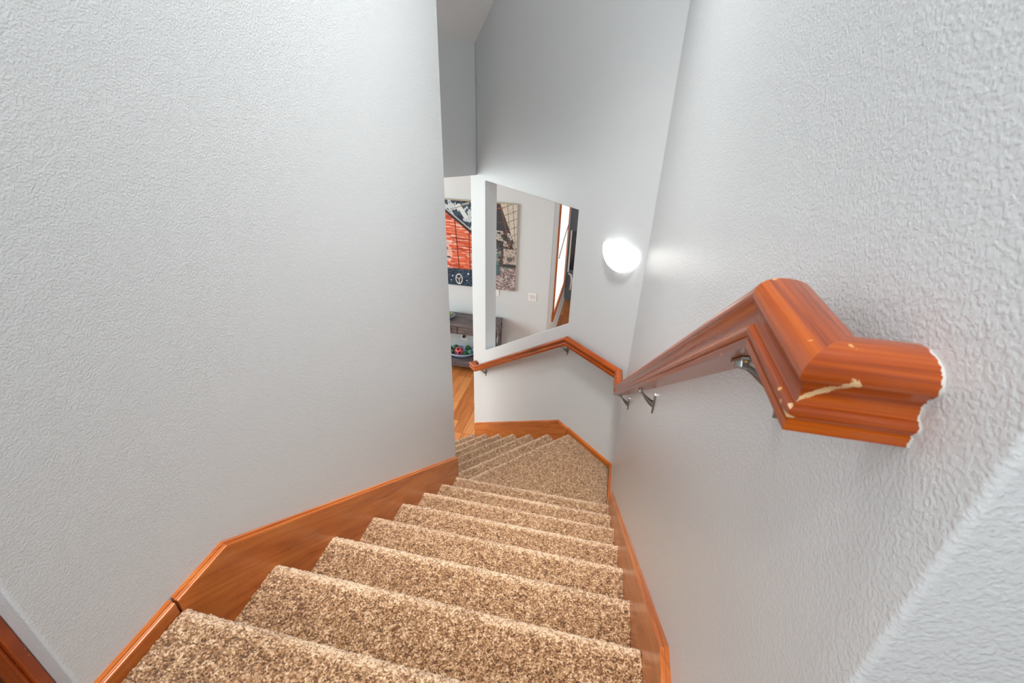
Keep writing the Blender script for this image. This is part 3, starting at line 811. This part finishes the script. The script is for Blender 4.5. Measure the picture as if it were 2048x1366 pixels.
    put(rt_ & (t > .70) & (t < .82) & (Xg < -1.44), C(58, 92, 100), .8); put(rt_ & (np.hypot((Xg+1.37)/.05, (t-.725)/.012) < 1), C(84, 130, 96), .7)
    put(t < .006, C(190, 168, 130))
    idx = np.arange(nx*nz).reshape(nz, nx)
    Fc = np.stack([idx[:-1, :-1], idx[1:, :-1], idx[1:, 1:], idx[:-1, 1:]], -1).reshape(-1, 4)
    V = np.stack([Xg, np.full_like(Xg, 6.0352), Zg], -1).reshape(-1)
    me = bpy.data.meshes.new('print'); me.vertices.add(nx*nz); me.vertices.foreach_set('co', V.astype(np.float32))
    me.loops.add(Fc.size); me.loops.foreach_set('vertex_index', Fc.reshape(-1).astype(np.int32)); me.polygons.add(len(Fc))
    me.polygons.foreach_set('loop_start', np.arange(0, Fc.size, 4, dtype=np.int32)); me.update(calc_edges=True)
    lin = np.where(col > .04045, ((col+.055)/1.055)**2.4, col/12.92)
    ca = me.color_attributes.new('paint', 'FLOAT_COLOR', 'POINT')
    ca.data.foreach_set('color', np.concatenate([lin, np.ones((nz, nx, 1))], -1).reshape(-1).astype(np.float32))
    mt, nt, b = new_mat('printed canvas'); a_ = N(nt, 'ShaderNodeAttribute', attribute_name='paint')
    nt.links.new(a_.outputs['Color'], b.inputs['Base Color']); b.inputs['Roughness'].default_value = .7
    link('print', me, mt, s)
canvas()

# ---------------------------------------------------------------- plates, outlets
def plate(name, x, z, w, h, label, cat, y=6.07, gangs=0, slots=False, plug=False):
    m = MB(); m.box((x-w/2, y-.008, z-h/2), (x+w/2, y-.0005, z+h/2)); o = m.build(name, M_PLASTIC, None, bevel=.002); tag(o, label, cat)
    for g in range(gangs):
        cx = x + (g-(gangs-1)/2)*.046
        m = MB(); m.box((cx-.016, y-.012, z-.033), (cx+.016, y-.0075, z+.033)); m.build('rocker_switch', M_WHITE, o, bevel=.002)
    if slots:
        for dz in (-.02, .02):
            for dx in (-.006, .006):
                m = MB(); m.box((x+dx-.0012, y-.0085, z+dz-.006), (x+dx+.0012, y-.0078, z+dz+.006)); m.build('socket_slot', M_BLACK, o)
    if plug:
        m = MB(); m.box((x-.022, y-.045, z+.002), (x+.012, y-.0085, z+.035)); m.build('plug', M_BLACK, o, bevel=.004)
    return o
plate('light_switch', -.975, -1.600, .120, .118, 'white double light switch plate on the living room wall right of the canvas print', 'light switch', gangs=2)
plate('wall_plate', -1.505, -1.590, .09, .115, 'small white wall plate under the canvas print, half hidden by the opening edge', 'wall plate')
plate('wall_outlet', -1.995, -2.385, .115, .115, 'white wall outlet with a dark plug under the console table apron', 'outlet', slots=True, plug=True)

# ---------------------------------------------------------------- passage window with wood trim, end wall window
m = MB(); X = -.77
y0, y1, z0, z1 = 6.92, 8.30, -2.20, -.10
s = empty('window_1', (X, 7.6, -1.1)); tag(s, kind='structure')
m.box((X, y0, z0), (X+.012, y1, z1)); 
gm = plain('bright window glass', (.9, .93, 1), .2, 0, (1, .99, .97), .9); m.build('pane', gm, s)
m = MB()
for lo, hi in (((y0-.034, z0-.05), (y0, z1+.05)), ((y1, z0-.05), (y1+.034, z1+.05)), ((y0, z1), (y1, z1+.05))):
    m.box((X+.0002, lo[0], lo[1]), (X+.026, hi[0], hi[1]))
m.box((X+.0002, y0-.09, z0-.13), (X+.030, y1+.09, z0))
m.build('casing', M_SKIRT, s, planar=((0, 1, 1), (1, 0, 0)), bevel=.002)
m = MB(); m.tube([(X+.034, 6.96, -1.30), (X+.036, 7.5, -1.16), (X+.034, 8.24, -1.05)], .009, 8); m.build('blind_cord', plain('grey cord', srgb(150, 148, 146), .6), s)
m = MB()
m.tube([(X+.05, 8.18, -.62), (X+.06, 8.18, -.66), (X+.10, 8.16, -.68)], .016, 10); m.build('curtain_bracket', M_STEEL, s)
o = plate('wall_outlet', 0, 0, .115, .12, 'white outlet low on the passage wall beneath the bright window', 'outlet')
o.rotation_euler = (0, 0, radians(90)); o.location = (-.77-6.07+.0, 7.55, -2.52)
s = empty('window_2', (-.6, 8.79, -1.7)); tag(s, kind='structure')
m = MB(); m.box((-.705, 8.775, -2.12), (-.35, 8.799, -1.36)); m.build('pane', plain('dark window glass', srgb(34, 38, 46), .15), s)
m = MB(); m.box((-.745, 8.765, -2.16), (-.712, 8.799, -1.34)); m.build('casing', M_PLASTIC, s, bevel=.002)
m = MB(); m.tube([(-.72, 8.70, -2.16), (-.66, 8.69, -2.19), (-.64, 8.69, -2.3), (-.655, 8.69, -2.5)], .02, 8)
tag(m.build('curtain_cord', M_PLASTIC), 'white curved cord hanging below the dark window at the end of the passage', 'cord')
